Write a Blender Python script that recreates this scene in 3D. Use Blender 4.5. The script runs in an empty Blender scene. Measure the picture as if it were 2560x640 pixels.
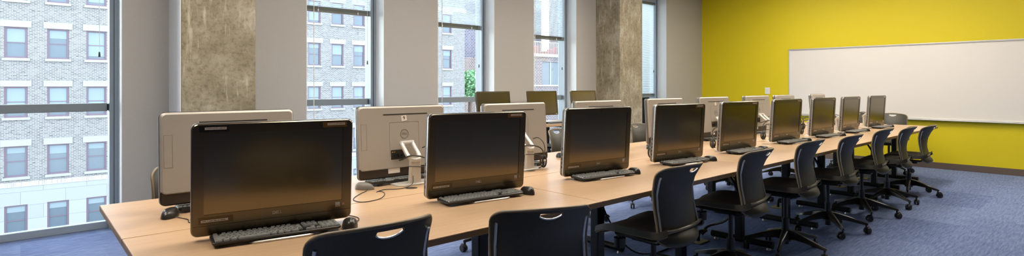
import bpy, bmesh, math, random
from mathutils import Vector, Matrix

random.seed(7)
scene = bpy.context.scene
COL = scene.collection
PI = math.pi
R = math.radians

# ------------------------------------------------------------------ helpers
def link(o, parent=None):
    COL.objects.link(o)
    if parent is not None:
        o.parent = parent
    return o

def tag(o, label=None, cat=None, group=None, kind=None):
    if label: o['label'] = label
    if cat: o['category'] = cat
    if group: o['group'] = group
    if kind: o['kind'] = kind
    return o

def empty(name, loc=(0, 0, 0), rz=0.0):
    o = bpy.data.objects.new(name, None)
    o.empty_display_size = 0.1
    o.location = loc
    o.rotation_euler = (0, 0, rz)
    return link(o)

def build(name, bm, mat, parent=None, smooth=None, loc=None, recalc=True):
    if recalc:
        bmesh.ops.recalc_face_normals(bm, faces=bm.faces)
    me = bpy.data.meshes.new(name)
    bm.to_mesh(me)
    bm.free()
    if mat: me.materials.append(mat)
    if smooth is not None:
        me.shade_smooth()
        try:
            me.set_sharp_from_angle(angle=R(smooth))
        except Exception:
            pass
    o = bpy.data.objects.new(name, me)
    if loc: o.location = loc
    return link(o, parent)

def copy_tree(o, parent=None):
    c = o.copy()
    COL.objects.link(c)
    c.parent = parent
    for ch in list(o.children):
        copy_tree(ch, c)
    return c

def box(bm, x0, x1, y0, y1, z0, z1, m=None, bev=0.0):
    vs = [bm.verts.new((x, y, z)) for x in (x0, x1) for y in (y0, y1) for z in (z0, z1)]
    q = [(0, 1, 3, 2), (4, 6, 7, 5), (0, 4, 5, 1), (2, 3, 7, 6), (0, 2, 6, 4), (1, 5, 7, 3)]
    fs = [bm.faces.new([vs[i] for i in f]) for f in q]
    if bev > 0:
        es = list({e for f in fs for e in f.edges})
        r = bmesh.ops.bevel(bm, geom=es, offset=bev, segments=2, affect='EDGES', profile=0.5)
        vs = list({v for f in r['faces'] for v in f.verts} | {v for v in vs if v.is_valid})
    if m is not None:
        for v in vs: v.co = m @ v.co
    return vs

def cyl(bm, p0, p1, r0, r1=None, n=16, caps=True):
    if r1 is None: r1 = r0
    p0 = Vector(p0); p1 = Vector(p1)
    d = (p1 - p0).normalized()
    a = d.orthogonal().normalized(); b = d.cross(a)
    A = []; B = []
    for i in range(n):
        t = 2 * PI * i / n
        w = a * math.cos(t) + b * math.sin(t)
        A.append(bm.verts.new(p0 + w * r0)); B.append(bm.verts.new(p1 + w * r1))
    for i in range(n):
        j = (i + 1) % n
        bm.faces.new((A[i], A[j], B[j], B[i]))
    if caps:
        bm.faces.new(A[::-1]); bm.faces.new(B)

def catmull(pts, k=6, closed=False):
    pts = [Vector(p) for p in pts]
    n = len(pts); out = []
    segs = n if closed else n - 1
    for i in range(segs):
        if closed:
            p0, p1, p2, p3 = pts[(i - 1) % n], pts[i], pts[(i + 1) % n], pts[(i + 2) % n]
        else:
            p1, p2 = pts[i], pts[i + 1]
            p0 = pts[i - 1] if i > 0 else p1 * 2 - p2
            p3 = pts[i + 2] if i + 2 < n else p2 * 2 - p1
        for s in range(k):
            t = s / k
            out.append(0.5 * ((2 * p1) + (-p0 + p2) * t + (2 * p0 - 5 * p1 + 4 * p2 - p3) * t * t + (-p0 + 3 * p1 - 3 * p2 + p3) * t ** 3))
    if not closed: out.append(pts[-1])
    return out

def tube(bm, pts, r, n=8, closed=False, sy=1.0):
    pts = [Vector(p) for p in pts]
    m = len(pts); rings = []
    prev = None
    for i, p in enumerate(pts):
        if closed: d = pts[(i + 1) % m] - pts[i - 1]
        else: d = pts[min(i + 1, m - 1)] - pts[max(i - 1, 0)]
        if d.length < 1e-9: d = Vector((0, 0, 1))
        d.normalize()
        if prev is None: a = d.orthogonal().normalized()
        else:
            a = prev - d * prev.dot(d)
            a = a.normalized() if a.length > 1e-6 else d.orthogonal().normalized()
        prev = a
        b = d.cross(a)
        rr = r[i] if isinstance(r, (list, tuple)) else r
        rings.append([bm.verts.new(p + (a * math.cos(2 * PI * j / n) + b * math.sin(2 * PI * j / n) * sy) * rr) for j in range(n)])
    for i in range(m if closed else m - 1):
        A, B = rings[i], rings[(i + 1) % m]
        for j in range(n):
            k = (j + 1) % n
            bm.faces.new((A[j], A[k], B[k], B[j]))
    if not closed:
        bm.faces.new(rings[0][::-1]); bm.faces.new(rings[-1])

def rrect(x0, x1, z0, z1, r, k=6):
    pts = []
    for cx, cz, a0 in ((x1 - r, z1 - r, 0), (x0 + r, z1 - r, 90), (x0 + r, z0 + r, 180), (x1 - r, z0 + r, 270)):
        for i in range(k + 1):
            a = R(a0 + 90 * i / k)
            pts.append((cx + r * math.cos(a), cz + r * math.sin(a)))
    return pts

def loft(bm, loops, caps=True, m=None):
    """loops: lists of 3-D points, equal count"""
    L = [[bm.verts.new((m @ Vector(p)) if m is not None else p) for p in lp] for lp in loops]
    for A, B in zip(L[:-1], L[1:]):
        n = len(A)
        for i in range(n):
            j = (i + 1) % n
            bm.faces.new((A[i], A[j], B[j], B[i]))
    if caps:
        bm.faces.new(L[0][::-1]); bm.faces.new(L[-1])
    return L

def xz(outline, y): return [(x, y, z) for x, z in outline]
def xy(outline, z): return [(x, y, z) for x, y in outline]

def grid_sheet(bm, nu, nv, fn, skip=None):
    V = [[bm.verts.new(fn(i, j)) for i in range(nu)] for j in range(nv)]
    for j in range(nv - 1):
        for i in range(nu - 1):
            if skip and skip(i, j): continue
            bm.faces.new((V[j][i], V[j][i + 1], V[j + 1][i + 1], V[j + 1][i]))
    return V

def wall_holes(bm, us, zs, hole, y, depth, flip=False):
    """a wall in the plane y with rectangular holes; us, zs sorted cuts; hole(i,j) true = open; reveals run to y+depth"""
    V = {}
    def v(i, j, k):
        if (i, j, k) not in V: V[(i, j, k)] = bm.verts.new((us[i], y + (depth if k else 0), zs[j]))
        return V[(i, j, k)]
    nu, nz = len(us) - 1, len(zs) - 1
    for i in range(nu):
        for j in range(nz):
            if not hole(i, j):
                bm.faces.new((v(i, j, 0), v(i + 1, j, 0), v(i + 1, j + 1, 0), v(i, j + 1, 0)))
            else:
                if i == 0 or not hole(i - 1, j): bm.faces.new((v(i, j, 0), v(i, j + 1, 0), v(i, j + 1, 1), v(i, j, 1)))
                if i == nu - 1 or not hole(i + 1, j): bm.faces.new((v(i + 1, j, 0), v(i + 1, j, 1), v(i + 1, j + 1, 1), v(i + 1, j + 1, 0)))
                if j == 0 or not hole(i, j - 1): bm.faces.new((v(i, j, 0), v(i, j, 1), v(i + 1, j, 1), v(i + 1, j, 0)))
                if j == nz - 1 or not hole(i, j + 1): bm.faces.new((v(i, j + 1, 0), v(i + 1, j + 1, 0), v(i + 1, j + 1, 1), v(i, j + 1, 1)))

def text_mesh(name, body, size, mat, parent, m, extrude=0.0003):
    cu = bpy.data.curves.new(name, 'FONT')
    cu.body = body; cu.size = size; cu.extrude = extrude; cu.offset = size * .018
    cu.align_x = 'CENTER'; cu.align_y = 'CENTER'
    tmp = bpy.data.objects.new('tmp', cu)
    COL.objects.link(tmp)
    dg = bpy.context.evaluated_depsgraph_get()
    me = bpy.data.meshes.new_from_object(tmp.evaluated_get(dg))
    me.name = name
    bpy.data.objects.remove(tmp)
    bpy.data.curves.remove(cu)
    me.transform(m)
    me.materials.clear(); me.materials.append(mat)
    o = bpy.data.objects.new(name, me)
    return link(o, parent)

# ------------------------------------------------------------------ materials
def srgb(r, g, b):
    f = lambda c: (c / 255 / 12.92) if c / 255 <= 0.04045 else ((c / 255 + 0.055) / 1.055) ** 2.4
    return (f(r), f(g), f(b), 1)

def mat(name, col, rough=0.5, metal=0.0, spec=0.5, ior=None, coat=0.0):
    m = bpy.data.materials.new(name)
    m.use_nodes = True
    b = m.node_tree.nodes['Principled BSDF']
    b.inputs['Base Color'].default_value = col
    b.inputs['Roughness'].default_value = rough
    b.inputs['Metallic'].default_value = metal
    b.inputs['Specular IOR Level'].default_value = spec
    if ior: b.inputs['IOR'].default_value = ior
    b.inputs['Coat Weight'].default_value = coat
    return m

def nodes(m): return m.node_tree.nodes, m.node_tree.links, m.node_tree.nodes['Principled BSDF']

def noise_mix(m, c1, c2, scale=(5, 5, 5), nscale=4.0, detail=6, lo=0.35, hi=0.65, bump=0.0, bscale=None, coord='Object', rough=0.6):
    N, L, B = nodes(m)
    tc = N.new('ShaderNodeTexCoord'); mp = N.new('ShaderNodeMapping')
    mp.inputs['Scale'].default_value = scale
    nz = N.new('ShaderNodeTexNoise'); nz.inputs['Scale'].default_value = nscale; nz.inputs['Detail'].default_value = detail
    nz.inputs['Roughness'].default_value = rough
    cr = N.new('ShaderNodeValToRGB')
    cr.color_ramp.elements[0].position = lo; cr.color_ramp.elements[0].color = c1
    cr.color_ramp.elements[1].position = hi; cr.color_ramp.elements[1].color = c2
    L.new(tc.outputs[coord], mp.inputs['Vector']); L.new(mp.outputs['Vector'], nz.inputs['Vector'])
    L.new(nz.outputs['Fac'], cr.inputs['Fac']); L.new(cr.outputs['Color'], B.inputs['Base Color'])
    if bump:
        bp = N.new('ShaderNodeBump'); bp.inputs['Strength'].default_value = bump; bp.inputs['Distance'].default_value = 0.01
        n2 = N.new('ShaderNodeTexNoise'); n2.inputs['Scale'].default_value = bscale or nscale * 5; n2.inputs['Detail'].default_value = 4
        L.new(mp.outputs['Vector'], n2.inputs['Vector'])
        L.new(n2.outputs['Fac'], bp.inputs['Height']); L.new(bp.outputs['Normal'], B.inputs['Normal'])
    return cr

M = {}
M['wall'] = mat('wall_paint', srgb(196, 186, 172), 0.75)
noise_mix(M['wall'], srgb(170, 166, 159), srgb(175, 171, 164), nscale=30, bump=0.08, bscale=220)
M['wall_dark'] = mat('rear_wall_darkened', srgb(62, 58, 54), 0.8)  # unseen walls darkened so the screens reflect near black
M['yellow'] = mat('yellow_paint', srgb(222, 203, 8), 0.6)
noise_mix(M['yellow'], srgb(213, 194, 2), srgb(217, 198, 5), nscale=30, bump=0.06, bscale=220)
M['ceiling'] = mat('ceiling_paint', srgb(225, 222, 214), 0.8)
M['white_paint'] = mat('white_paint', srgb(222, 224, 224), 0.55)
M['baseboard'] = mat('rubber_baseboard', srgb(98, 84, 74), 0.5)
M['alu'] = mat('grey_aluminium', srgb(150, 162, 172), 0.42, 0.1)
M['bar'] = mat('grey_bar', srgb(132, 140, 144), 0.45, 0.2)
M['bead'] = mat('black_gasket', srgb(20, 24, 28), 0.6)
M['white_frame'] = mat('whiteboard_frame', srgb(205, 205, 205), 0.35, 0.6)
M['board'] = mat('whiteboard_face', srgb(226, 222, 216), 0.32)
M['white_plastic'] = mat('white_plastic', srgb(235, 232, 225), 0.4)
M['slot'] = mat('dark_slot', srgb(40, 38, 36), 0.6)
M['slat'] = mat('blind_slat', srgb(214, 220, 222), 0.45)
N, L, B = nodes(M['slat'])
tl = N.new('ShaderNodeBsdfTranslucent'); tl.inputs['Color'].default_value = (.85, .9, .92, 1)
mxs = N.new('ShaderNodeMixShader'); mxs.inputs['Fac'].default_value = .4
L.new(B.outputs[0], mxs.inputs[1]); L.new(tl.outputs[0], mxs.inputs[2]); L.new(mxs.outputs[0], N['Material Output'].inputs['Surface'])
M['rail'] = mat('blind_rail', srgb(112, 112, 98), 0.4, 0.1)
M['cord'] = mat('white_cord', srgb(225, 228, 230), 0.6)
M['tassel'] = mat('dark_tassel', srgb(48, 50, 52), 0.5)
M['black'] = mat('black_plastic', srgb(24, 26, 25), 0.42)
noise_mix(M['black'], srgb(22, 24, 23), srgb(28, 29, 28), nscale=40, bump=0.25, bscale=600)
M['shell'] = mat('black_shell', srgb(26, 28, 28), 0.44)
noise_mix(M['shell'], srgb(55, 52, 44), srgb(63, 60, 50), nscale=30, bump=0.15, bscale=500)
M['rim'] = mat('shell_rim_highlight', srgb(122, 108, 86), 0.38)  # black edges coloured tan for the highlights they catch
M['steel'] = mat('brushed_steel', srgb(200, 202, 206), 0.3, 0.85)
M['metal_black'] = mat('black_metal', srgb(18, 20, 22), 0.34)
M['base_black'] = mat('base_nylon', srgb(40, 37, 32), 0.33)
M['leg'] = mat('leg_powder_coat', srgb(20, 23, 26), 0.35)
M['bezel'] = mat('bezel_gloss', srgb(44, 36, 25), 0.25, 0, 0.5, ior=2.2)
M['bezel'].node_tree.nodes['Principled BSDF'].inputs['Specular Tint'].default_value = (1, .86, .6, 1)  # gold of the reflected tabletop put into the bezel's colour and tint
M['screen'] = mat('screen_off', (0.0035, 0.0035, 0.0035, 1), 0.2, 0, 0.5, ior=2.8)
M['screen'].node_tree.nodes['Principled BSDF'].inputs['Specular Tint'].default_value = (1, .84, .55, 1)  # amber tint deepens the gold reflected from the tabletops
M['silver'] = mat('silver_cover', srgb(182, 175, 165), 0.42, 0.15)
M['chin'] = mat('chin_brown', srgb(58, 48, 38), 0.4)
M['band'] = mat('grey_side_band', srgb(104, 98, 92), 0.4, 0.2)
M['chrome'] = mat('chrome_rim', srgb(190, 192, 196), 0.25, 0.8)
M['ledge'] = mat('silver_stand', srgb(210, 205, 196), 0.3, 0.25)
M['key'] = mat('key_caps_lit', srgb(150, 150, 146), 0.28)  # black caps coloured light grey for the window light they reflect
M['kb'] = mat('keyboard_body', srgb(30, 29, 28), 0.32)
M['mouse'] = mat('mouse_shell', srgb(46, 44, 40), 0.3)
M['mouse_grey'] = mat('grey_mouse_shell', srgb(120, 114, 104), 0.4)
M['cable'] = mat('dark_cable', srgb(52, 48, 42), 0.5)
M['cable_black'] = mat('black_cable', srgb(18, 18, 20), 0.5)
M['tape'] = mat('dark_tape', srgb(16, 17, 18), 0.4)
M['amber_tape'] = mat('amber_tape', srgb(120, 92, 48), 0.35)
M['label'] = mat('label_paper', srgb(245, 236, 224), 0.6)
M['ink'] = mat('label_ink', srgb(50, 40, 34), 0.7)
M['logo'] = mat('logo_silver', srgb(240, 230, 212), 0.45, 0.0)
M['logo_grey'] = mat('logo_grey', srgb(120, 118, 110), 0.4, 0.2)
M['seam'] = mat('seam_line', srgb(130, 122, 112), 0.6)
M['stk_blue'] = mat('sticker_blue', srgb(215, 225, 235), 0.4)
M['stk_win'] = mat('sticker_dark', srgb(120, 130, 136), 0.4)
M['stk_red'] = mat('sticker_orange', srgb(235, 150, 60), 0.4)
M['grommet'] = mat('grommet_plastic', srgb(52, 46, 38), 0.4)
M['brass'] = mat('brass_plate', srgb(150, 138, 104), 0.4, 0.3)
M['amber'] = mat('amber_plug', srgb(190, 150, 60), 0.4)

# wood laminate
m = M['wood'] = mat('maple_laminate', srgb(214, 178, 134), 0.36)
N, L, B = nodes(m)
tc = N.new('ShaderNodeTexCoord'); mp = N.new('ShaderNodeMapping'); mp.inputs['Scale'].default_value = (1.6, 30, 30)
nz = N.new('ShaderNodeTexNoise'); nz.inputs['Scale'].default_value = 3.0; nz.inputs['Detail'].default_value = 8; nz.inputs['Roughness'].default_value = 0.65
cr = N.new('ShaderNodeValToRGB')
cr.color_ramp.elements[0].position = 0.3; cr.color_ramp.elements[0].color = srgb(178, 146, 113)
cr.color_ramp.elements[1].position = 0.7; cr.color_ramp.elements[1].color = srgb(192, 160, 126)
L.new(tc.outputs['Object'], mp.inputs['Vector']); L.new(mp.outputs['Vector'], nz.inputs['Vector'])
L.new(nz.outputs['Fac'], cr.inputs['Fac']); L.new(cr.outputs['Color'], B.inputs['Base Color'])
M['edge'] = mat('table_edge_shade', srgb(150, 118, 82), 0.4)  # laminate darkened: shade on the table edges put into the colour

# carpet tiles
m = M['carpet'] = mat('blue_carpet', srgb(98, 116, 160), 0.95, 0, 0.1)
N, L, B = nodes(m)
tc = N.new('ShaderNodeTexCoord')
br = N.new('ShaderNodeTexBrick'); br.offset = 0.5; br.inputs['Scale'].default_value = 1.0
br.inputs['Brick Width'].default_value = 1.0; br.inputs['Row Height'].default_value = 0.5; br.inputs['Mortar Size'].default_value = 0.0
br.inputs['Color1'].default_value = (0.2, 0.2, 0.2, 1); br.inputs['Color2'].default_value = (0.8, 0.8, 0.8, 1)
L.new(tc.outputs['Object'], br.inputs['Vector'])
def streak(sc, ns):
    mp = N.new('ShaderNodeMapping'); mp.inputs['Scale'].default_value = sc
    nz = N.new('ShaderNodeTexNoise'); nz.inputs['Scale'].default_value = ns; nz.inputs['Detail'].default_value = 6; nz.inputs['Roughness'].default_value = 0.7
    L.new(tc.outputs['Object'], mp.inputs['Vector']); L.new(mp.outputs['Vector'], nz.inputs['Vector'])
    return nz
n1 = streak((2.2, 20, 1), 3.2); n2 = streak((40, 40, 40), 8)
ad = N.new('ShaderNodeMath'); ad.operation = 'MULTIPLY_ADD'; ad.inputs[1].default_value = 0.55
L.new(n1.outputs['Fac'], ad.inputs[0])
ml = N.new('ShaderNodeMath'); ml.operation = 'MULTIPLY'; ml.inputs[1].default_value = 0.45
L.new(n2.outputs['Fac'], ml.inputs[0]); L.new(ml.outputs[0], ad.inputs[2])
a2 = N.new('ShaderNodeMath'); a2.operation = 'MULTIPLY_ADD'; a2.inputs[1].default_value = 0.11
sep = N.new('ShaderNodeSeparateColor'); L.new(br.outputs['Color'], sep.inputs['Color'])
L.new(sep.outputs[0], a2.inputs[0]); L.new(ad.outputs[0], a2.inputs[2])
cr = N.new('ShaderNodeValToRGB')
cr.color_ramp.elements[0].position = 0.38; cr.color_ramp.elements[0].color = srgb(68, 84, 130)
cr.color_ramp.elements[1].position = 0.74; cr.color_ramp.elements[1].color = srgb(154, 170, 208)
L.new(a2.outputs[0], cr.inputs['Fac']); L.new(cr.outputs['Color'], B.inputs['Base Color'])
bp = N.new('ShaderNodeBump'); bp.inputs['Strength'].default_value = 0.5; bp.inputs['Distance'].default_value = 0.01
L.new(n2.outputs['Fac'], bp.inputs['Height']); L.new(bp.outputs['Normal'], B.inputs['Normal'])

# raw concrete
m = M['concrete'] = mat('raw_concrete', srgb(164, 146, 112), 0.85, 0, 0.25)
N, L, B = nodes(m)
tc = N.new('ShaderNodeTexCoord')
def nzz(scale, det, rough=0.6, mscale=(1, 1, 1)):
    mp = N.new('ShaderNodeMapping'); mp.inputs['Scale'].default_value = mscale
    nz = N.new('ShaderNodeTexNoise'); nz.inputs['Scale'].default_value = scale; nz.inputs['Detail'].default_value = det; nz.inputs['Roughness'].default_value = rough
    L.new(tc.outputs['Object'], mp.inputs['Vector']); L.new(mp.outputs['Vector'], nz.inputs['Vector'])
    return nz
big = nzz(3.2, 8, 0.68); fine = nzz(26, 6, 0.7); vert = nzz(9, 5, 0.6, (3, 3, 0.35))
cr = N.new('ShaderNodeValToRGB')
e = cr.color_ramp.elements
e[0].position = 0.32; e[0].color = srgb(130, 120, 98)
e[1].position = 0.72; e[1].color = srgb(184, 177, 160)
x = e.new(0.5); x.color = srgb(154, 144, 122)
L.new(big.outputs['Fac'], cr.inputs['Fac'])
cr2 = N.new('ShaderNodeValToRGB'); cr2.color_ramp.elements[0].position = 0.36; cr2.color_ramp.elements[0].color = srgb(120, 110, 90)
cr2.color_ramp.elements[1].position = 0.52; cr2.color_ramp.elements[1].color = (1, 1, 1, 1)
L.new(fine.outputs['Fac'], cr2.inputs['Fac'])
mx = N.new('ShaderNodeMix'); mx.data_type = 'RGBA'; mx.blend_type = 'MULTIPLY'; mx.inputs['Factor'].default_value = 0.38
L.new(cr.outputs['Color'], mx.inputs['A']); L.new(cr2.outputs['Color'], mx.inputs['B'])
cr3 = N.new('ShaderNodeValToRGB'); cr3.color_ramp.elements[0].position = 0.56; cr3.color_ramp.elements[0].color = (0, 0, 0, 1)
cr3.color_ramp.elements[1].position = 0.7; cr3.color_ramp.elements[1].color = (0.6, 0.6, 0.6, 1)
L.new(vert.outputs['Fac'], cr3.inputs['Fac'])
mx2 = N.new('ShaderNodeMix'); mx2.data_type = 'RGBA'
L.new(cr3.outputs['Color'], mx2.inputs['Factor']); L.new(mx.outputs['Result'], mx2.inputs['A']); mx2.inputs['B'].default_value = srgb(205, 196, 172)
L.new(mx2.outputs['Result'], B.inputs['Base Color'])
bp = N.new('ShaderNodeBump'); bp.inputs['Strength'].default_value = 0.6; bp.inputs['Distance'].default_value = 0.01
L.new(fine.outputs['Fac'], bp.inputs['Height']); L.new(bp.outputs['Normal'], B.inputs['Normal'])

# glass: thin clear sheet
m = M['glass'] = bpy.data.materials.new('window_glass'); m.use_nodes = True
N, L = m.node_tree.nodes, m.node_tree.links
N.remove(N['Principled BSDF'])
tr = N.new('ShaderNodeBsdfTransparent'); tr.inputs['Color'].default_value = (0.95, 0.975, 0.985, 1)
gl = N.new('ShaderNodeBsdfGlossy'); gl.inputs['Roughness'].default_value = 0.02
fr = N.new('ShaderNodeFresnel'); fr.inputs['IOR'].default_value = 1.35
ms = N.new('ShaderNodeMixShader')
L.new(fr.outputs[0], ms.inputs['Fac']); L.new(tr.outputs[0], ms.inputs[1]); L.new(gl.outputs[0], ms.inputs[2])
L.new(ms.outputs[0], N['Material Output'].inputs['Surface'])

# facade bricks
def brick_mat(name, c1, c2, mortar, w=0.21, h=0.076, msize=0.014, axis='xz', bias=0.0, dark=None):
    m = mat(name, c1, 0.85, 0, 0.2)
    N, L, B = nodes(m)
    tc = N.new('ShaderNodeTexCoord'); sp = N.new('ShaderNodeSeparateXYZ'); cb = N.new('ShaderNodeCombineXYZ')
    L.new(tc.outputs['Object'], sp.inputs[0])
    ad = N.new('ShaderNodeMath'); ad.operation = 'ADD'
    L.new(sp.outputs['X'], ad.inputs[0]); L.new(sp.outputs['Y'], ad.inputs[1])
    L.new(ad.outputs[0], cb.inputs['X']); L.new(sp.outputs['Z'], cb.inputs['Y'])
    br = N.new('ShaderNodeTexBrick'); br.inputs['Scale'].default_value = 1.0
    br.inputs['Brick Width'].default_value = w; br.inputs['Row Height'].default_value = h
    br.inputs['Mortar Size'].default_value = msize; br.inputs['Mortar Smooth'].default_value = 0.2; br.inputs['Bias'].default_value = bias
    br.inputs['Color1'].default_value = c1; br.inputs['Color2'].default_value = c2; br.inputs['Mortar'].default_value = mortar
    L.new(cb.outputs[0], br.inputs['Vector'])
    if dark is not None:
        mp = N.new('ShaderNodeMapping'); mp.inputs['Scale'].default_value = (1 / w, 1 / h, 1)
        L.new(cb.outputs[0], mp.inputs['Vector'])
        wn = N.new('ShaderNodeTexNoise'); wn.inputs['Scale'].default_value = 0.9; wn.inputs['Detail'].default_value = 1
        L.new(mp.outputs[0], wn.inputs['Vector'])
        rp = N.new('ShaderNodeValToRGB'); rp.color_ramp.elements[0].position = 0.60; rp.color_ramp.elements[0].color = (1, 1, 1, 1)
        rp.color_ramp.elements[1].position = 0.72; rp.color_ramp.elements[1].color = dark
        L.new(wn.outputs['Fac'], rp.inputs['Fac'])
        inv = N.new('ShaderNodeMath'); inv.operation = 'SUBTRACT'; inv.inputs[0].default_value = 1.0
        L.new(br.outputs['Fac'], inv.inputs[1])
        mx = N.new('ShaderNodeMix'); mx.data_type = 'RGBA'; mx.blend_type = 'MULTIPLY'
        L.new(inv.outputs[0], mx.inputs['Factor']); L.new(br.outputs['Color'], mx.inputs['A']); L.new(rp.outputs['Color'], mx.inputs['B'])
        L.new(mx.outputs['Result'], B.inputs['Base Color'])
    else:
        L.new(br.outputs['Color'], B.inputs['Base Color'])
    return m
M['brick_pale'] = brick_mat('pale_brick', srgb(132, 127, 124), srgb(104, 99, 97), srgb(158, 155, 151), dark=(0.34, 0.34, 0.38, 1))
M['soldier'] = brick_mat('soldier_brick', srgb(186, 178, 172), srgb(150, 144, 140), srgb(230, 226, 220), w=0.08, h=0.8, msize=0.012)
M['limestone'] = brick_mat('limestone_block', srgb(160, 160, 158), srgb(154, 154, 154), srgb(130, 130, 130), w=1.9, h=0.75, msize=0.012)
M['brick_red'] = brick_mat('red_brick', srgb(116, 94, 94), srgb(92, 72, 74), srgb(160, 155, 153), w=0.42, h=0.17, msize=0.035)
M['brick_dark'] = brick_mat('dark_brick', srgb(128, 116, 126), srgb(100, 92, 104), srgb(168, 164, 172), w=0.5, h=0.22, msize=0.04)
M['stone'] = mat('lintel_stone', srgb(156, 154, 150), 0.8)
M['sash'] = mat('mauve_sash', srgb(104, 80, 94), 0.5)
M['shade'] = mat('window_shade', srgb(128, 140, 144), 0.7)
M['pane_dark'] = mat('dark_pane', srgb(84, 96, 104), 0.25)
M['asphalt'] = mat('asphalt', srgb(120, 120, 122), 0.9)
M['leafgreen'] = mat('leaf_green', srgb(92, 140, 96), 0.6)
noise_mix(M['leafgreen'], srgb(66, 112, 70), srgb(130, 176, 122), nscale=1.5)
M['bark'] = mat('bark', srgb(88, 72, 60), 0.9)
M['white_band'] = mat('white_band', srgb(180, 182, 184), 0.6)
M['red_fabric'] = mat('red_furnishing', srgb(150, 90, 86), 0.8)

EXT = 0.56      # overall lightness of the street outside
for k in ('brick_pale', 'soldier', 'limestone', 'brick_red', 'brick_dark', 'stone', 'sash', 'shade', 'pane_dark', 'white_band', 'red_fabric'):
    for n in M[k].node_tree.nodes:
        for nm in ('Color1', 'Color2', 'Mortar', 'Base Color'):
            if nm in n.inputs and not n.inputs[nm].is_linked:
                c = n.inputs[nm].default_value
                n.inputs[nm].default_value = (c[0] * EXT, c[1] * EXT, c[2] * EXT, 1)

def emission(name, col, s):
    m = bpy.data.materials.new(name); m.use_nodes = True
    N, L = m.node_tree.nodes, m.node_tree.links
    N.remove(N['Principled BSDF'])
    e = N.new('ShaderNodeEmission'); e.inputs['Color'].default_value = col; e.inputs['Strength'].default_value = s
    L.new(e.outputs[0], N['Material Output'].inputs['Surface'])
    return m

# ------------------------------------------------------------------ room shell
CEIL = 3.3
V_WALL, V_FRAME, V_GLASS, V_OUT = 5.915, 6.10, 6.235, 6.28
U_R, U_L, V_B = 10.69, -2.6, -4.2
WIN = [(-0.29, 0.67), (2.31, 3.246), (4.02, 4.977), (5.752, 6.717), (8.39, 9.347)]
WTOP = 3.0

bm = bmesh.new(); box(bm, U_L - .2, U_R + .2, V_B - .2, V_OUT, -0.12, 0)
tag(build('floor', bm, M['carpet']), 'blue streaked carpet tile floor under the tables and chairs', 'floor', kind='structure')
bm = bmesh.new(); box(bm, U_L - .2, U_R + .2, V_B - .2, V_OUT, CEIL, CEIL + .12)
tag(build('ceiling', bm, M['ceiling']), 'off-white ceiling above the room', 'ceiling', kind='structure')

bm = bmesh.new()
edges = [U_L - .2]
for a, b in WIN: edges += [a, b]
edges += [U_R + .2]
for i in range(0, len(edges), 2):
    box(bm, edges[i], edges[i + 1], V_WALL, V_OUT, 0, CEIL)
for a, b in WIN:
    box(bm, a, b, V_WALL, V_OUT, WTOP, CEIL)
tag(build('wall_back', bm, M['wall']), 'beige window wall made of piers between tall narrow windows', 'wall', kind='structure')
bm = bmesh.new(); box(bm, U_R, U_R + .2, V_B - .2, V_WALL, 0, CEIL)
tag(build('wall_right', bm, M['yellow']), 'bright yellow end wall behind the whiteboard', 'wall', kind='structure')
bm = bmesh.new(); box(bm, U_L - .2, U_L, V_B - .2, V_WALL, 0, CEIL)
tag(build('wall_left', bm, M['wall_dark']), 'darkened wall at the camera end of the room', 'wall', kind='structure')
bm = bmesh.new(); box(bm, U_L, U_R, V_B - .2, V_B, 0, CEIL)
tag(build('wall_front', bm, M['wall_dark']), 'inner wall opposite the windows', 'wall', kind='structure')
bm = bmesh.new(); box(bm, U_R - .012, U_R - .0005, V_B, V_WALL, 0.0005, .098, bev=.003)
tag(build('baseboard_right', bm, M['baseboard']), 'brown rubber baseboard along the foot of the yellow wall', 'baseboard', kind='structure')

# window units
for i, (a, b) in enumerate(WIN):
    w = empty('window_%d' % (i + 1), ((a + b) / 2, V_FRAME, 0))
    tag(w, ['wide floor to ceiling window nearest the camera at far left',
            'tall window with short raised blind right of the left concrete column',
            'tall narrow window in the middle, second from the left column',
            'tall window left of the right concrete column, blind half lowered',
            'tall window beside the yellow wall with blind lowered almost fully'][i], 'window', kind='structure')
    hw = (b - a) / 2; y1 = 6.25 - V_FRAME
    FW = 0.072
    bm = bmesh.new()
    for s in (-1, 1):
        x0, x1 = sorted((s * hw - s * .001, s * (hw - FW * .5)))
        box(bm, x0, x1, 0, y1, 0.001, WTOP - .001)
        x0, x1 = sorted((s * (hw - FW * .5), s * (hw - FW)))
        box(bm, x0, x1, 0.012, y1, 0.001, WTOP - .001)
    box(bm, -hw + FW, hw - FW, 0.012, y1, WTOP - .08, WTOP - .001)
    build('frame', bm, M['alu'], w)
    bm = bmesh.new()
    for s in (-1, 1):
        x = s * (hw - FW * .5)
        box(bm, x - .003, x + .003, 0.004, .013, 0.002, WTOP - .01)
    build('gasket', bm, M['bead'], w)
    bm = bmesh.new(); box(bm, -hw + FW, hw - FW, .085, y1, .001, .066, bev=.004)
    build('sill', bm, M['alu'], w)
    bm = bmesh.new(); box(bm, -hw + FW, hw - FW, V_GLASS - V_FRAME, V_GLASS - V_FRAME + .006, .066, WTOP - .08)
    build('glass_pane', bm, M['glass'], w)
    bm = bmesh.new(); box(bm, -hw + FW + .001, hw - FW - .012, .060, .125, 1.069, 1.143, bev=.004)
    build('transom_bar', bm, M['bar'], w)
    bm = bmesh.new(); box(bm, hw - FW - .012, hw - FW - .001, .065, .12, 1.076, 1.136)
    build('end_cap', bm, M['bead'], w)
    # white drywall return trims the opening
    bm = bmesh.new()
    for s in (-1, 1):
        x0, x1 = sorted((s * (hw - .0005), s * (hw - .006)))
        box(bm, x0, x1, V_WALL - V_FRAME + .0005, -.0005, .001, WTOP - .001)
    build('reveal', bm, M['white_paint'], w)

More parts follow.
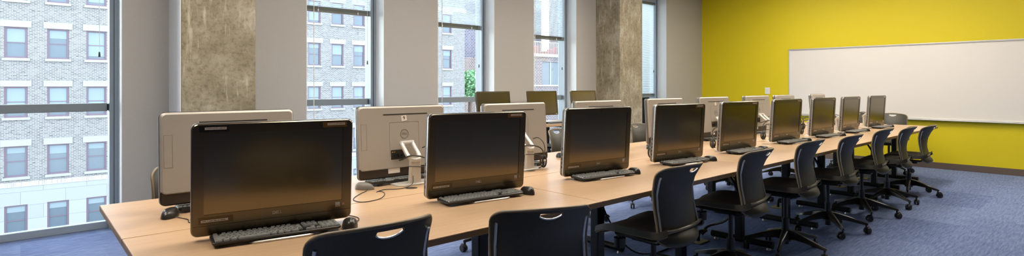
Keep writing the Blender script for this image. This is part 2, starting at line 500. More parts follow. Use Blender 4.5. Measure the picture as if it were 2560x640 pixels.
# concrete columns
for (u0, u1, lab) in ((1.031, 1.640, 'tan raw concrete column at left between the first two windows'),
                      (7.214, 7.834, 'raw concrete column at right before the last window')):
    bm = bmesh.new(); box(bm, u0, u1, 5.42, V_WALL - .0005, 0.0005, CEIL - .0005, bev=.008)
    o = build('concrete_column', bm, M['concrete'])
    tag(o, lab, 'column', 'concrete columns', kind='structure')
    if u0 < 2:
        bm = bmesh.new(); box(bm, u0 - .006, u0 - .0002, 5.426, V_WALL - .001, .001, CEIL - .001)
        build('daylit_face', bm, M['white_paint'], o)  # pale sheet added to paint daylight on the column's left face

# blinds
def blind(i, zbot, full, wand_u, label):
    a, b = WIN[i]; a += .075; b -= .075
    r = empty('venetian_blind', ((a + b) / 2, 6.155, WTOP - .08))
    tag(r, label, 'window blind', 'venetian blinds in the windows')
    hw = (b - a) / 2; Z = WTOP - .08
    bm = bmesh.new(); box(bm, -hw, hw, -.02, .02, -.042, -.001, bev=.003); build('headrail', bm, M['rail'], r)
    bm = bmesh.new()
    top = -.05; z = top; zb = zbot - Z
    stack = 0.0 if full else 0.04
    tilt = R(-16 if not full else -34)
    while z > zb + .02 + stack:
        c, s = math.cos(tilt) * .0125, math.sin(tilt) * .0125
        v = [bm.verts.new(p) for p in ((-hw, -c, z - s), (hw, -c, z - s), (hw, 0, z + .0015), (-hw, 0, z + .0015), (hw, c, z + s), (-hw, c, z + s))]
        bm.faces.new((v[0], v[1], v[2], v[3])); bm.faces.new((v[3], v[2], v[4], v[5]))
        z -= .0205
    build('slats', bm, M['slat'], r, recalc=False)
    if stack:
        bm = bmesh.new()
        k = zb + .022
        while k < zb + .022 + stack:
            box(bm, -hw, hw, -.0125, .0125, k, k + .0022); k += .0042
        build('slat_stack', bm, M['rail'], r)
    bm = bmesh.new(); box(bm, -hw, hw, -.014, .014, zb, zb + .019, bev=.004); build('bottom_rail', bm, M['rail'], r)
    for x in (-hw * .62, hw * .62):
        bm = bmesh.new()
        for y in (-.0145, .0145): cyl(bm, (x, y, zb + .015), (x, y, -.02), .0011, n=6)
        box(bm, x - .006, x + .006, -.017, .017, zb + .003, zb + .03)
        build('ladder_cord', bm, M['cord'], r)
    if wand_u is not None:
        bm = bmesh.new(); x = wand_u - (a + b) / 2
        cyl(bm, (x, -.024, -.03), (x, -.024, .40 - Z + .4), .0045, n=8)
        build('wand', bm, M['white_plastic'], r)
    # lift cord and tassel on the camera-far side
    bm = bmesh.new(); xc = hw - .03 if i else hw - .068
    zt = 1.57
    for dx in (-.006, .006): cyl(bm, (xc + dx, -.022, -.03), (xc, -.022, zt - Z + .03), .0012, n=6)
    c = build('lift_cord', bm, M['cord'], r)
    bm = bmesh.new(); cyl(bm, (xc, -.022, zt - Z - .012), (xc, -.022, zt - Z + .032), .009, .006, n=10)
    build('tassel', bm, M['tassel'], c)

blind(0, 2.35, False, None, 'fully raised blind of the far left window with its cord hanging down')
blind(1, 2.147, False, 2.48, 'raised white blind in the window right of the left column')
blind(2, 2.095, False, 4.235, 'white blind in the middle window, rail level with the wall switch top')
blind(3, 2.035, False, 5.99, 'white blind lowest of the three raised ones, left of right column')
blind(4, 1.125, True, None, 'white blind lowered nearly to the transom beside the yellow wall')
for o in bpy.data.objects:
    if o.get('label') == 'white blind in the middle window, rail level with the wall switch top':
        o['label'] = 'white blind in the middle window with dark brick building behind'

# whiteboard and light switch on the yellow wall
wb = empty('whiteboard', (U_R, 1.73, .77))
tag(wb, 'long white magnetic board with thin metal frame on the yellow wall', 'whiteboard')
h = 1.205; v0, v1 = 4.155 - 1.73, -0.7 - 1.73
bm = bmesh.new(); box(bm, -.014, -.003, v1, v0, 0, h); build('panel', bm, M['board'], wb)
bm = bmesh.new()
box(bm, -.022, -.001, v1, v0, h - .016, h, bev=.003)
box(bm, -.022, -.001, v1, v0, 0, .014, bev=.003)
box(bm, -.022, -.001, v0 - .014, v0, 0, h, bev=.003)
box(bm, -.022, -.001, v1, v1 + .014, 0, h, bev=.003)
build('frame', bm, M['white_frame'], wb)
bm = bmesh.new(); box(bm, -.0185, -.014, v1 + .02, v0 - .02, h - .030, h - .026); build('rail_line', bm, M['slot'], wb)
bm = bmesh.new(); box(bm, -.075, -.002, v1 + .03, v0 - .25, -.018, -.001, bev=.004); build('tray', bm, M['white_frame'], wb)

sw = empty('light_switch', (U_R, 4.552, 1.20))
tag(sw, 'small white light switch plate on the yellow wall left of the whiteboard', 'light switch')
bm = bmesh.new(); box(bm, -.008, -.0005, -.046, .046, -.062, .062, bev=.003); build('wall_plate', bm, M['white_plastic'], sw)
bm = bmesh.new(); box(bm, -.013, -.008, -.018, .018, -.034, .034, bev=.002); build('rocker', bm, M['white_paint'], sw)

# ceiling troffers
lampm = emission('lamp_diffuser', (1.0, 0.92, 0.80, 1), 18.0)
LX = [-0.6, 1.75, 4.1, 6.45, 8.75]
for k, (x, y) in enumerate([(x, y) for y in (2.3, 3.8) for x in LX] + [(8.4, .9)]):  # last panel is an extra, added to brighten the floor at right
    t = empty('ceiling_light', (x, y, CEIL))
    tag(t, 'recessed ceiling light panel above the room', 'ceiling light', 'ceiling light panels')
    bm = bmesh.new()
    for a in ((-.64, -.6, -.34, .34), (.6, .64, -.34, .34), (-.6, .6, -.34, -.3), (-.6, .6, .3, .34)): box(bm, a[0], a[1], a[2], a[3], -.04, -.001)
    build('housing', bm, M['white_plastic'], t)
    bm = bmesh.new(); box(bm, -.6, .6, -.3, .3, -.03, -.022); build('diffuser', bm, lampm, t)

# ------------------------------------------------------------------ tables
TZ = 0.737
TL = 1.83
def make_table():
    r = empty('conference_table', (0, 0, 0))
    bm = bmesh.new(); box(bm, 0.003, TL - .003, -.3805, .3805, TZ - .028, TZ, bev=.0025)
    top = build('tabletop', bm, M['wood'], r)
    bm = bmesh.new()
    box(bm, .0026, TL - .0026, -.3812, -.3804, TZ - .026, TZ - .003)
    box(bm, .0022, .0031, -.379, .379, TZ - .026, TZ - .003); box(bm, TL - .0031, TL - .0022, -.379, .379, TZ - .026, TZ - .003)
    build('shaded_edge', bm, M['edge'], r)  # thin overlay carrying the painted shade of the edges
    for lx in (.47, 1.40):
        bm = bmesh.new()
        box(bm, lx - .0315, lx + .0315, -.005, .055, .055, TZ - .0285, bev=.006)
        box(bm, lx - .045, lx + .045, -.22, .22, TZ - .04, TZ - .0285)
        lg = build('leg', bm, M['leg'], r)
        bm = bmesh.new()
        tube(bm, [(lx, -.245, .042), (lx, .265, .042)], .027, n=20)
        build('foot_tube', bm, M['leg'], lg, smooth=40)
        bm = bmesh.new()
        for y in (-.21, .23): cyl(bm, (lx, y, .0005), (lx, y, .018), .018, .012, n=12)
        build('glide', bm, M['steel'], lg)
    # wiring tray under the top
    bm = bmesh.new()
    box(bm, .5, 1.37, .16, .27, TZ - .10, TZ - .095); box(bm, .5, 1.37, .16, .165, TZ - .10, TZ - .06); box(bm, .5, 1.37, .265, .27, TZ - .10, TZ - .0285)
    build('wire_tray', bm, M['leg'], r)
    for gx in (.50, 1.42):
        bm = bmesh.new(); cyl(bm, (gx, .225, TZ + .0001), (gx, .225, TZ + .0004), .034, .033, n=24)
        build('grommet', bm, M['grommet'], r)
    return r
t0 = make_table()
for k in range(5):
    for row in (0, 1):
        t = t0 if (k == 0 and row == 0) else copy_tree(t0)
        u0 = .275 + k * TL
        if row == 0:
            t.location = (u0, 2.0755, 0)
        else:
            t.location = (u0 + TL, 2.8435, 0); t.rotation_euler = (0, 0, PI)
        nm = ['nearest the camera', 'second from the camera', 'third from the camera', 'fourth from the camera', 'nearest the yellow wall'][k]
        tag(t, 'maple-topped table with black legs in the %s row, %s' % (['chair-side front', 'window-side'][row], nm), 'table', 'maple conference tables')

# ------------------------------------------------------------------ swivel chair
def make_chair():
    r = empty('swivel_chair')
    # --- backrest: local y forward, back at negative y
    zt, zr, zb = .834, .476, .392
    A = [-1, -.97, -.92, -.85, -.75, -.62, -.5, -.38, -.28, -.225, -.2, -.15, -.1, -.05, 0]
    A = A + [-a for a in A[-2::-1]]
    def profile(z):
        pts = [(.392, -.196), (.400, -.214), (.414, -.225), (.434, -.221), (.455, -.198), (.468, -.178), (.476, -.176), (.53, -.170), (.60, -.166), (.68, -.176), (.76, -.212), (.834, -.262)]
        if z <= pts[0][0]: return pts[0][1]
        for (z0, y0), (z1, y1) in zip(pts[:-1], pts[1:]):
            if z <= z1:
                t = (z - z0) / (z1 - z0); return y0 + (y1 - y0) * t
        return pts[-1][1]
    def sag(z): 
        t = max(0, min(1, (z - .476) / .35)); return .024 + .086 * t ** 1.5
    def halfw(z):
        w = .208 - .006 * math.sin(max(0, min(1, (z - .47) / .36)) * PI)
        if z > zt - .045:
            q = (z - (zt - .045)) / .045; w -= .045 * (1 - math.sqrt(max(0, 1 - q * q)))
        if z < zr:
            q = (zr - z) / (zr - zb); w *= math.sqrt(max(0.04, 1 - .95 * q ** 3.4))
        return w
    ah, ht, hd = .25, .822, .030
    def hz(a):
        return hd * math.sqrt(max(0, 1 - (a / ah) ** 2)) if abs(a) < ah else 0.0
    rows = [zb, zb + .002, zb + .006, zb + .014, zb + .024, zb + .032, zb + .046, zb + .062, zb + .074, zr, .50, .535, .57, .61, .65, .69, .72, .745, ('f', .3), ('f', .6), ('f', .8), ('f', .92), 'hb', 'ht', .8265, .8300, .8325, zt]
    def pt(i, j):
        a = A[i]; z = rows[j]
        if isinstance(z, tuple): z = .745 + (ht - .002 - hz(a) - .745) * z[1]
        elif z == 'hb': z = ht - .002 - hz(a)
        elif z == 'ht': z = ht
        hw = halfw(z)
        crown = .020 * (a * hw / .208) ** 2 * max(0, (z - .72) / .11)
        aa = (a * hw / .208) ** 2
        y = profile(z) + sag(z) * aa
        if z < zr: y = profile(z) + (sag(z) + .05 * min(1, (zr - z) / .04)) * aa
        return (a * hw, y, z - crown)
    jb = rows.index('hb')
    bm = bmesh.new()
    V = grid_sheet(bm, len(A), len(rows), pt, lambda i, j: j == jb and abs(A[i]) < ah + .001 and abs(A[i + 1]) < ah + .001)
    bm.normal_update()
    bmesh.ops.recalc_face_normals(bm, faces=bm.faces)
    bmesh.ops.solidify(bm, geom=bm.faces[:], thickness=.009)
    build('backrest', bm, M['shell'], r, smooth=50)
    # rim along outline
    outl = [pt(0, j) for j in range(len(rows))] + [pt(i, len(rows) - 1) for i in range(1, len(A))] + [pt(len(A) - 1, j) for j in range(len(rows) - 2, -1, -1)] + [pt(i, 0) for i in range(len(A) - 2, 0, -1)]
    clean = []
    for p in outl:
        if not clean or (Vector(p) - Vector(clean[-1])).length > .004: clean.append(p)
    bm = bmesh.new(); tube(bm, [(x, y - .004, z) for x, y, z in clean], .0066, n=8, closed=True)
    build('back_rim', bm, M['rim'], r, smooth=60)
    # ridge across the lower back
    bm = bmesh.new()
    pr = []
    for a in [-.97 + 1.94 * i / 14 for i in range(15)]:
        hw = halfw(zr); pr.append((a * hw, profile(zr) + sag(zr) * a * a - .018, zr + .004))
    tube(bm, pr, .0095, n=8)
    build('back_ridge', bm, M['rim'], r, smooth=60)
    # handle lip
    bm = bmesh.new()
    lip = []
    for i in range(len(A)):
        if abs(A[i]) <= ah: 
            p = pt(i, jb); lip.append((p[0], p[1] - .006, p[2]))
    tube(bm, lip, .0035, n=6); build('handle_lip', bm, M['steel'], r, smooth=60)
    # steel uprights
    for s in (-1, 1):
        bm = bmesh.new()
        pp = []
        for i in range(15):
            z = .482 + (.785 - .482) * i / 14
            a = s * (.93 - .02 * (i / 14))
            pp.append((a * halfw(z), profile(z) + sag(z) * a * a - .012, z - .02 * max(0, (z - .72) / .11)))
        tube(bm, pp, .0062, n=8)
        build('upright', bm, M['steel'], r, smooth=60)
    # --- seat
    S = [-1.02, -1.01, -1, -.96, -.88, -.7, -.45, -.2, 0, .2, .45, .7, .88, .96, 1, 1.01, 1.02]
    T = [0, .03, .08, .16, .3, .5, .68, .8, .88, .94, .975, 1, 1.01, 1.02]
    def st(i, j):
        a = max(-1, min(1, S[i])); t = min(1, T[j]); sk = max(abs(S[i]) - 1, T[j] - 1, 0) / .02
        y = -.20 + .465 * t + .004 * max(T[j] - 1, 0) / .02
        hw = .213 + .010 * math.sin(t * PI)
        if t > .86:
            q = (t - .86) / .14; hw -= .05 * (1 - math.sqrt(max(0, 1 - q * q)))
        if t < .1: hw -= .03 * (1 - t / .1) ** 2
        z = .462 + .012 * abs(a) ** 3 - .012 * (1 - a * a) * math.sin(min(1, t / .7) * PI)
        if t > .68:
            q = (t - .68) / .32; z -= .05 * q * q
        if t < .12: z += .02 * (1 - t / .12) ** 2
        return (a * hw + (.004 * sk if S[i] > 1 else -.004 * sk if S[i] < -1 else 0), y, z - .022 * sk)
    bm = bmesh.new(); grid_sheet(bm, len(S), len(T), st)
    bmesh.ops.recalc_face_normals(bm, faces=bm.faces)
    if sum(f.normal.z for f in bm.faces) > 0: bmesh.ops.reverse_faces(bm, faces=bm.faces[:])
    bmesh.ops.solidify(bm, geom=bm.faces[:], thickness=.010)
    build('seat', bm, M['shell'], r, smooth=50)
    so = [st(0, j) for j in range(len(T))] + [st(i, len(T) - 1) for i in range(1, len(S))] + [st(len(S) - 1, j) for j in range(len(T) - 2, -1, -1)]
    bm = bmesh.new(); tube(bm, [(x, y, z - .002) for x, y, z in so], .005, n=8)
    build('seat_rim', bm, M['rim'], r, smooth=60)
    # --- frame, mechanism
    bm = bmesh.new()
    for s in (-1, 1):
        tube(bm, catmull([(s * .15, .15, .418), (s * .17, .02, .42), (s * .185, -.13, .42), (s * .194, -.158, .45), (s * .194, -.142, .52)], 5), .011, n=8)
    box(bm, -.17, .17, -.03, .03, .405, .425); box(bm, -.15, .15, .12, .15, .408, .422)
    build('seat_frame', bm, M['metal_black'], r, smooth=40)
    bm = bmesh.new()
    loft(bm, [xy(rrect(-.045, .045, -.09, .1, .02), .372), xy(rrect(-.075, .075, -.1, .13, .02), .405)])
    build('tilt_mechanism', bm, M['metal_black'], r, smooth=40)
    bm = bmesh.new(); cyl(bm, (-.10, .16, .375), (-.10, .16, .425), .012, n=12); cyl(bm, (-.10, .16, .325), (-.10, .16, .378), .032, .034, n=20)
    build('tension_knob', bm, M['metal_black'], r, smooth=40)
    bm = bmesh.new(); tube(bm, catmull([(.06, .03, .395), (.14, .035, .392), (.2, .04, .385)], 4), .005, n=8); box(bm, .19, .235, .025, .06, .379, .389, bev=.002)
    build('height_lever', bm, M['metal_black'], r, smooth=40)
    # --- column
    bm = bmesh.new(); cyl(bm, (0, 0, .155), (0, 0, .25), .027, n=20); cyl(bm, (0, 0, .25), (0, 0, .425), .0155, n=16); cyl(bm, (0, 0, .05), (0, 0, .12), .024, n=20)
    build('gas_column', bm, M['metal_black'], r, smooth=40)
    # --- base
    b = empty('five_star_base'); b.parent = r
    bm = bmesh.new()
    cyl(bm, (0, 0, .088), (0, 0, .178), .042, .034, n=24)
    for k in range(5):
        a = 2 * PI * k / 5
        mt = Matrix.Rotation(a, 4, 'Z')
        loops = []
        for (x, w, zt_, zb_) in ((.02, .028, .176, .1), (.08, .026, .166, .112), (.16, .020, .143, .104), (.24, .015, .116, .088), (.295, .013, .098, .078), (.305, .010, .094, .078)):
            loops.append([(x, -w, zb_), (x, w, zb_), (x, w * .8, zt_ - .006), (x, w * .4, zt_), (x, -w * .4, zt_), (x, -w * .8, zt_ - .006)])
        loft(bm, loops, m=mt)
    bo = build('base_arms', bm, M['base_black'], r, smooth=35)
    bpy.data.objects.remove(b)
    for k in range(5):
        a = 2 * PI * k / 5
        mt = Matrix.Translation((.292 * math.cos(a), .292 * math.sin(a), 0)) @ Matrix.Rotation(a + [.9, -.5, 1.7, .3, -1.2][k], 4, 'Z')
        bm = bmesh.new()
        def mv(p): return mt @ Vector(p)
        cyl(bm, mv((0, 0, .05)), mv((0, 0, .088)), .008, n=10)
        # hood
        pts = [mv((.018 + .031 * math.cos(t), 0, .030 + .031 * math.sin(t))) for t in [R(20 + 14 * q) for q in range(11)]]
        tube(bm, pts, .007, n=8, sy=1.0)
        c = build('caster', bm, M['metal_black'], bo, smooth=40)
        bm = bmesh.new()
        for s in (-1, 1):
            cyl(bm, mv((.018, s * .006, .0285)), mv((.018, s * .021, .0285)), .028, .0255, n=22)
        wv = build('wheel', bm, M['black'], c, smooth=40)
    return r

UPPER = {'backrest', 'back_rim', 'back_ridge', 'handle_lip', 'upright', 'seat', 'seat_rim', 'seat_frame', 'tilt_mechanism', 'tension_knob', 'height_lever'}
chair0 = make_chair()
first = True
def place_chair(u, v, yaw, base, label, group, lift=0.0):
    """hub position, yaw of the seat, direction of one base arm"""
    global first
    c = chair0 if first else copy_tree(chair0)
    first = False
    c.location = (u, v, 0); c.rotation_euler = (0, 0, R(yaw))
    for ch in c.children:
        n = ch.name.split('.')[0]
        if n == 'base_arms': ch.rotation_euler = (0, 0, R(base - yaw))
        if n in UPPER: ch.location = (0, 0, lift)
        if n == 'gas_column': ch.location = (0, 0, max(0, lift - .045))
    tag(c, label, 'chair', group)
    return c
GF = 'black swivel chairs along the front of the tables'
place_chair(0.8, 1.67, 0, 48, 'black swivel chair nearest the camera, back cut off by the lower edge', GF, 0.068)
place_chair(1.583, 1.658, -24, -20, 'black swivel chair second from the left, turned towards the right', GF, 0.008)
place_chair(2.681, 1.78, 1.5, -75, 'black swivel chair third from left, first one showing its whole backrest', GF, 0.047)
place_chair(3.625, 1.792, 5, -66, 'black swivel chair fourth from left in the front row', GF, 0.052)
place_chair(4.466, 1.761, 5, -24, 'black swivel chair fifth from left in the front row', GF, 0.06)
place_chair(5.407, 1.766, 4.5, -68, 'black swivel chair sixth from left in the front row', GF, 0.042)
place_chair(6.306, 1.751, 5, -77, 'black swivel chair third from the yellow wall in the front row', GF, 0.048)
place_chair(7.1, 1.728, 6, -52, 'black swivel chair second from the yellow wall in the front row', GF, 0.026)
place_chair(7.951, 1.712, 3.7, -98, 'black swivel chair last in the front row, backed by yellow wall', GF, 0.002)
GB = 'black swivel chairs on the window side'
place_chair(.72, 3.27, 180, 30, 'black swivel chair behind the left rearward computer, only its edge showing', GB, .04)
place_chair(2.86, 3.33, 176, -128, 'black swivel chair across the tables, mostly hidden, caster under the table', GB, .04)
place_chair(3.92, 3.46, 182, -100, 'black swivel chair facing us left of the third front screen from camera', GB, .04)
place_chair(5.12, 3.40, 178, 166, 'black swivel chair facing us in front of the right concrete column', GB, .04)
place_chair(6.62, 3.30, 180, -130, 'black swivel chair across the tables, base seen below the tabletop', GB, .04)
place_chair(7.9, 3.14, 180, -90, 'black swivel chair across the tables before the whiteboard corner', GB, .04)
place_chair(9.70, 2.83, 88, -54, 'black swivel chair at the table end, left one of two', 'black swivel chairs at the table end', .04)
place_chair(9.70, 2.335, 92, 90, 'black swivel chair at the table end, right one with visible handle slot', 'black swivel chairs at the table end', .04)
place_chair(5.42, 5.00, 6, -60, 'black swivel chair at the window desk, seen edge-on behind the screens', 'window desk chairs', .05)

# ------------------------------------------------------------------ all-in-one computers
W, H = .575, .41
def make_aio():
    r = empty('all_in_one_computer')
    TM = Matrix.Translation((0, 0, .018)) @ Matrix.Rotation(R(3.6), 4, 'X')
    def P(name, bm, m, parent=r, smooth=None):
        for v in bm.verts: v.co = TM @ v.co
        return build(name, bm, m, parent, smooth)
    x0, x1 = -W / 2, W / 2
    sx0, sx1, sz0, sz1 = x0 + .039, x1 - .039, .078, H - .036
    # front frame ring
    bm = bmesh.new()
    o0 = rrect(x0, x1, 0, H, .022); i0 = rrect(sx0, sx1, sz0, sz1, .002)
    o1 = rrect(x0 + .003, x1 - .003, .003, H - .003, .020)
    L = [[bm.verts.new((x, y, z)) for x, z in pts] for pts, y in ((o0, .016), (o0, .004), (o1, 0.0), (i0, 0.0), (i0, .004))]
    for A, B in zip(L[:-1], L[1:]):
        n = len(A)
        for i in range(n):
            j = (i + 1) % n
            bm.faces.new((A[i], A[j], B[j], B[i]))
    bz = P('bezel', bm, M['bezel'], r, 30)
    bm = bmesh.new(); box(bm, sx0 - .001, sx1 + .001, .0025, .006, sz0 - .001, sz1 + .001)
    P('screen', bm, M['screen'])
    bm = bmesh.new(); box(bm, x0 + .006, x1 - .006, -.0006, .001, .0375, .0388)
    P('chin_seam', bm, M['tape'], bz)
    bm = bmesh.new(); cyl(bm, (0, -.0006, H - .018), (0, .001, H - .018), .0045, n=16)
    P('webcam', bm, M['slot'], bz)
    # silver rim
    bm = bmesh.new()
    oo = rrect(x0 - .002, x1 + .002, -.002, H + .002, .024); oi = rrect(x0 + .004, x1 - .004, .004, H - .004, .018)
    loft(bm, [xz(oo, .008), xz(oo, .0155)], caps=False)
    A = [bm.verts.new(p) for p in xz(oi, .008)]; B_ = [bm.verts.new(p) for p in xz(oo, .008)]
    n = len(A)
    for i in range(n): bm.faces.new((A[i], A[(i + 1) % n], B_[(i + 1) % n], B_[i]))
    P('rim', bm, M['chrome'], r, 40)
    bm = bmesh.new()
    ob = rrect(x0 - .0006, x1 + .0006, -.0006, H + .0006, .0225)
    loft(bm, [xz(ob, .0156), xz(ob, .036)], caps=False)
    P('side_band', bm, M['band'], r, 40)
    # side ports on the user's left edge
    bm = bmesh.new()
    for z in (.05, .075, .1, .125, .16): box(bm, x0 - .0018, x0 - .0002, .019, .028, z, z + .014)
    P('side_ports', bm, M['slot'])
    # back: chin strip and silver cover
    bm = bmesh.new()
    a = rrect(x0 + .001, x1 - .001, .001, .09, .02); b = rrect(x0 + .006, x1 - .006, .006, .09, .016)
    loft(bm, [xz(a, .016), xz(a, .034), xz(b, .040)]); P('chin_cover', bm, M['chin'], r, 30)
    bm = bmesh.new()
    a = rrect(x0 + .0005, x1 - .0005, .046, H - .0005, .022); b = rrect(x0 + .010, x1 - .010, .054, H - .010, .016)
    loft(bm, [xz(a, .016), xz(a, .036), xz(b, .045)]); bc = P('back_cover', bm, M['silver'], r, 30)
    YB = .0452
    bm = bmesh.new(); box(bm, -.16, .135, YB - .001, YB + .0008, H - .052, H - .046); P('vent', bm, M['slot'], bc)
    def outline(bm, xa, xb, za, zb, w=.0013):
        for q in ((xa, xb, za, za + w), (xa, xb, zb - w, zb), (xa, xa + w, za, zb), (xb - w, xb, za, zb)): box(bm, q[0], q[1], YB - .0005, YB + .0004, q[2], q[3])
    bm = bmesh.new(); outline(bm, x1 - .048, x1 - .014, .165, .31); P('hatch', bm, M['seam'], bc)
    bm = bmesh.new(); outline(bm, -.098, .098, .12, .315); P('mount_plate', bm, M['seam'], bc)
    bm = bmesh.new()
    tube(bm, [(.026 * math.cos(t), YB, .245 + .026 * math.sin(t)) for t in [2 * PI * i / 24 for i in range(24)]], .0017, n=6, closed=True)
    P('logo_ring', bm, M['logo_grey'], bc)
    tm = TM @ Matrix.Translation((0, YB + .0003, .245)) @ Matrix.Rotation(PI, 4, 'Z') @ Matrix.Rotation(PI / 2, 4, 'X')
    text_mesh('logo_lettering', 'DELL', .017, M['logo_grey'], bc, tm)
    bm = bmesh.new(); box(bm, -.015, .092, YB - .001, YB + .001, .10, .155); pp = P('port_recess', bm, M['slot'], bc)
    bm = bmesh.new()
    for q in ((.06, .075, .115, .128), (.035, .05, .113, .13), (.012, .026, .115, .126)): box(bm, q[0], q[1], YB, YB + .012, q[2], q[3], bev=.001)
    P('plug', bm, M['cable_black'], pp)
    bm = bmesh.new(); box(bm, .078, .086, YB, YB + .0016, .14, .146); box(bm, .066, .072, YB, YB + .0016, .14, .146); P('port_mark', bm, M['amber'], pp)
    bm = bmesh.new(); box(bm, .035, .11, .0396, .0412, .022, .05); P('rating_label', bm, M['label'])
    # logo on the chin, stickers
    tm = TM @ Matrix.Translation((.0, -.0004, .058)) @ Matrix.Rotation(PI / 2, 4, 'X')
    text_mesh('chin_logo', 'DELL', .0155, M['logo'], bz, tm)
    bm = bmesh.new(); box(bm, .222, .240, -.0009, .0004, .052, .070); s1 = P('processor_sticker', bm, M['stk_blue'], bz)
    bm = bmesh.new(); box(bm, .2245, .2375, -.0012, -.0007, .054, .0585); P('sticker_band', bm, M['stk_red'], s1)
    bm = bmesh.new(); box(bm, .247, .261, -.0009, .0004, .053, .069); s2 = P('system_sticker', bm, M['stk_win'], bz)
    bm = bmesh.new(); box(bm, .2505, .2575, -.0012, -.0007, .057, .065); P('sticker_flag', bm, M['stk_red'], s2)
    # lower left strip label
    bm = bmesh.new(); box(bm, x0 + .022, x0 + .135, -.0007, .0004, .044, .070); s3 = P('tape_patch', bm, M['amber_tape'], bz)
    bm = bmesh.new(); box(bm, x0 + .030, x0 + .118, -.0011, -.0006, .051, .0595); P('label_strip', bm, M['label'], s3)
    bm = bmesh.new()
    x = x0 + .033
    for wd in (.014, .003, .012, .010, .006, .016): box(bm, x, x + wd, -.0014, -.001, .0543, .0562); x += wd + .003
    P('label_print', bm, M['ink'], s3)
    # stand
    bm = bmesh.new()
    base = rrect(-.115, .115, -.136, .175, .03)
    bi = rrect(-.111, .111, -.132, .171, .027)
    loft(bm, [xy(base, .0006), xy(base, .006), xy(bi, .0085)]); build('stand_base', bm, M['ledge'], r, smooth=30)
    bm = bmesh.new()
    loops = []
    for (z, w, ya, yb) in ((.008, .040, .128, .158), (.06, .037, .13, .158), (.12, .0365, .135, .16), (.165, .038, .134, .160)):
        loops.append(xy(rrect(-w, w, ya, yb, .012), z))
    loft(bm, loops); build('stand_column', bm, M['ledge'], r, smooth=35)
    bm = bmesh.new()
    # U-shaped hinge loop, leaning from the column top up to the cover
    def lp(x, t): return (x, .152 - .088 * t, .145 + .078 * t)
    out = [lp(-.036, 1.12), lp(-.036, .7), lp(-.036, .3), lp(-.028, .06), lp(-.012, -.06), lp(.012, -.06), lp(.028, .06), lp(.036, .3), lp(.036, .7), lp(.036, 1.12)]
    tube(bm, catmull(out, 4), .0135, n=8)
    tube(bm, [lp(-.044, 1.08), lp(.044, 1.08)], .0145, n=12)
    build('hinge_arm', bm, M['ledge'], r, smooth=50)
    return r

def add_tape(comp, side):
    TM = Matrix.Translation((0, 0, .018)) @ Matrix.Rotation(R(3.6), 4, 'X')
    s = -1 if side == 'l' else 1
    cx = s * (W / 2 - .075) if s < 0 else W / 2 - .068
    bz = [c for c in comp.children if c.name.split('.')[0] == 'bezel'][0]
    bm = bmesh.new(); box(bm, cx - .052, cx + .045, -.0007, .0004, H - .030, H - .008)
    for v in bm.verts: v.co = TM @ v.co
    t = build('warning_tape', bm, M['tape'] if s < 0 else M['amber_tape'], bz)
    bm = bmesh.new(); box(bm, cx - .034, cx + .036, -.0012, -.0006, H - .0215, H - .0125)
    for v in bm.verts: v.co = TM @ v.co
    build('label_strip', bm, M['label'], t)
    tm = TM @ Matrix.Translation((cx + .001, -.0013, H - .017)) @ Matrix.Rotation(PI / 2, 4, 'X')
    text_mesh('label_lettering', 'ALWAYS LOG OFF COMPUTER', .0046, M['ink'], t, tm, 0.0001)

def add_number(comp, txt, dx=0.0, rot=8):
    TM = Matrix.Translation((0, 0, .018)) @ Matrix.Rotation(R(3.6), 4, 'X')
    bc = [c for c in comp.children if c.name.split('.')[0] == 'back_cover'][0]
    MM = TM @ Matrix.Translation((dx, .0458, .337)) @ Matrix.Rotation(PI, 4, 'Z') @ Matrix.Rotation(PI / 2, 4, 'X') @ Matrix.Rotation(R(rot), 4, 'Z')
    bm = bmesh.new(); box(bm, -.018, .018, -.016, .016, -.0003, .0004)
    for v in bm.verts: v.co = MM @ v.co
    st = build('number_sticker', bm, M['label'], bc)
    if txt:
        text_mesh('sticker_number', txt, .027, M['ink'], st, MM @ Matrix.Translation((0, 0, .0006)), .0001)

aio = make_aio()
aio_first = True
ORD = ['first', 'second', 'third', 'fourth', 'fifth', 'sixth', 'seventh', 'eighth', 'ninth']
FRONT = [(.739, 2.185, -8.3), (1.734, 2.188, -6.6), (2.699, 2.197, -5.2), (3.625, 2.185, -5.8), (4.593, 2.196, -3.8), (5.686, 2.232, -3.9), (6.636, 2.216, -3.3), (7.518, 2.206, -1.0), (8.568, 2.202, -3.1)]
BACK = [(.742, 2.83, -2), (1.683, 2.852, -.7), (2.54, 2.80, 0), (3.44, 2.80, -1.4), (4.486, 2.86, -1.5), (5.391, 2.853, -2.4), (6.428, 2.865, -2.8), (7.20, 2.86, 0), (8.391, 2.88, 2.5)]
fl = ['with a white label in both upper corners', 'with a white label only upper right', 'with no upper labels', 'above the first chair seen whole', 'just left of the light switch', 'overlapping the left whiteboard edge', 'seventh counting from the left', 'second from the table end', 'nearest the table end']
front_c = []; back_c = []
for k, (u, v, a) in enumerate(FRONT):
    c = aio if aio_first else copy_tree(aio)
    aio_first = False
    c.location = (u, v, TZ); c.rotation_euler = (0, 0, R(a))
    tag(c, 'black-screened all-in-one computer facing us, %s from left, %s' % (ORD[k], fl[k]), 'computer', 'all-in-one computers on the front tables')
    front_c.append(c)
for k, (u, v, a) in enumerate(BACK):
    c = copy_tree(aio)
    c.location = (u, v, TZ); c.rotation_euler = (0, 0, PI + R(a))
    tag(c, 'silver back of an all-in-one computer facing the windows, %s from left' % ORD[k], 'computer', 'all-in-one computers on the window-side tables')
    for ch in c.children:
        if not ch.name.startswith(('stand_base', 'stand_column', 'hinge_arm')): ch.location = (0, 0, .016)
    back_c.append(c)
add_tape(front_c[0], 'l')
for k in (0, 1, 3, 4, 5, 6, 7, 8): add_tape(front_c[k], 'r')
add_number(back_c[1], '9')
add_number(back_c[5], '', 0, 16)

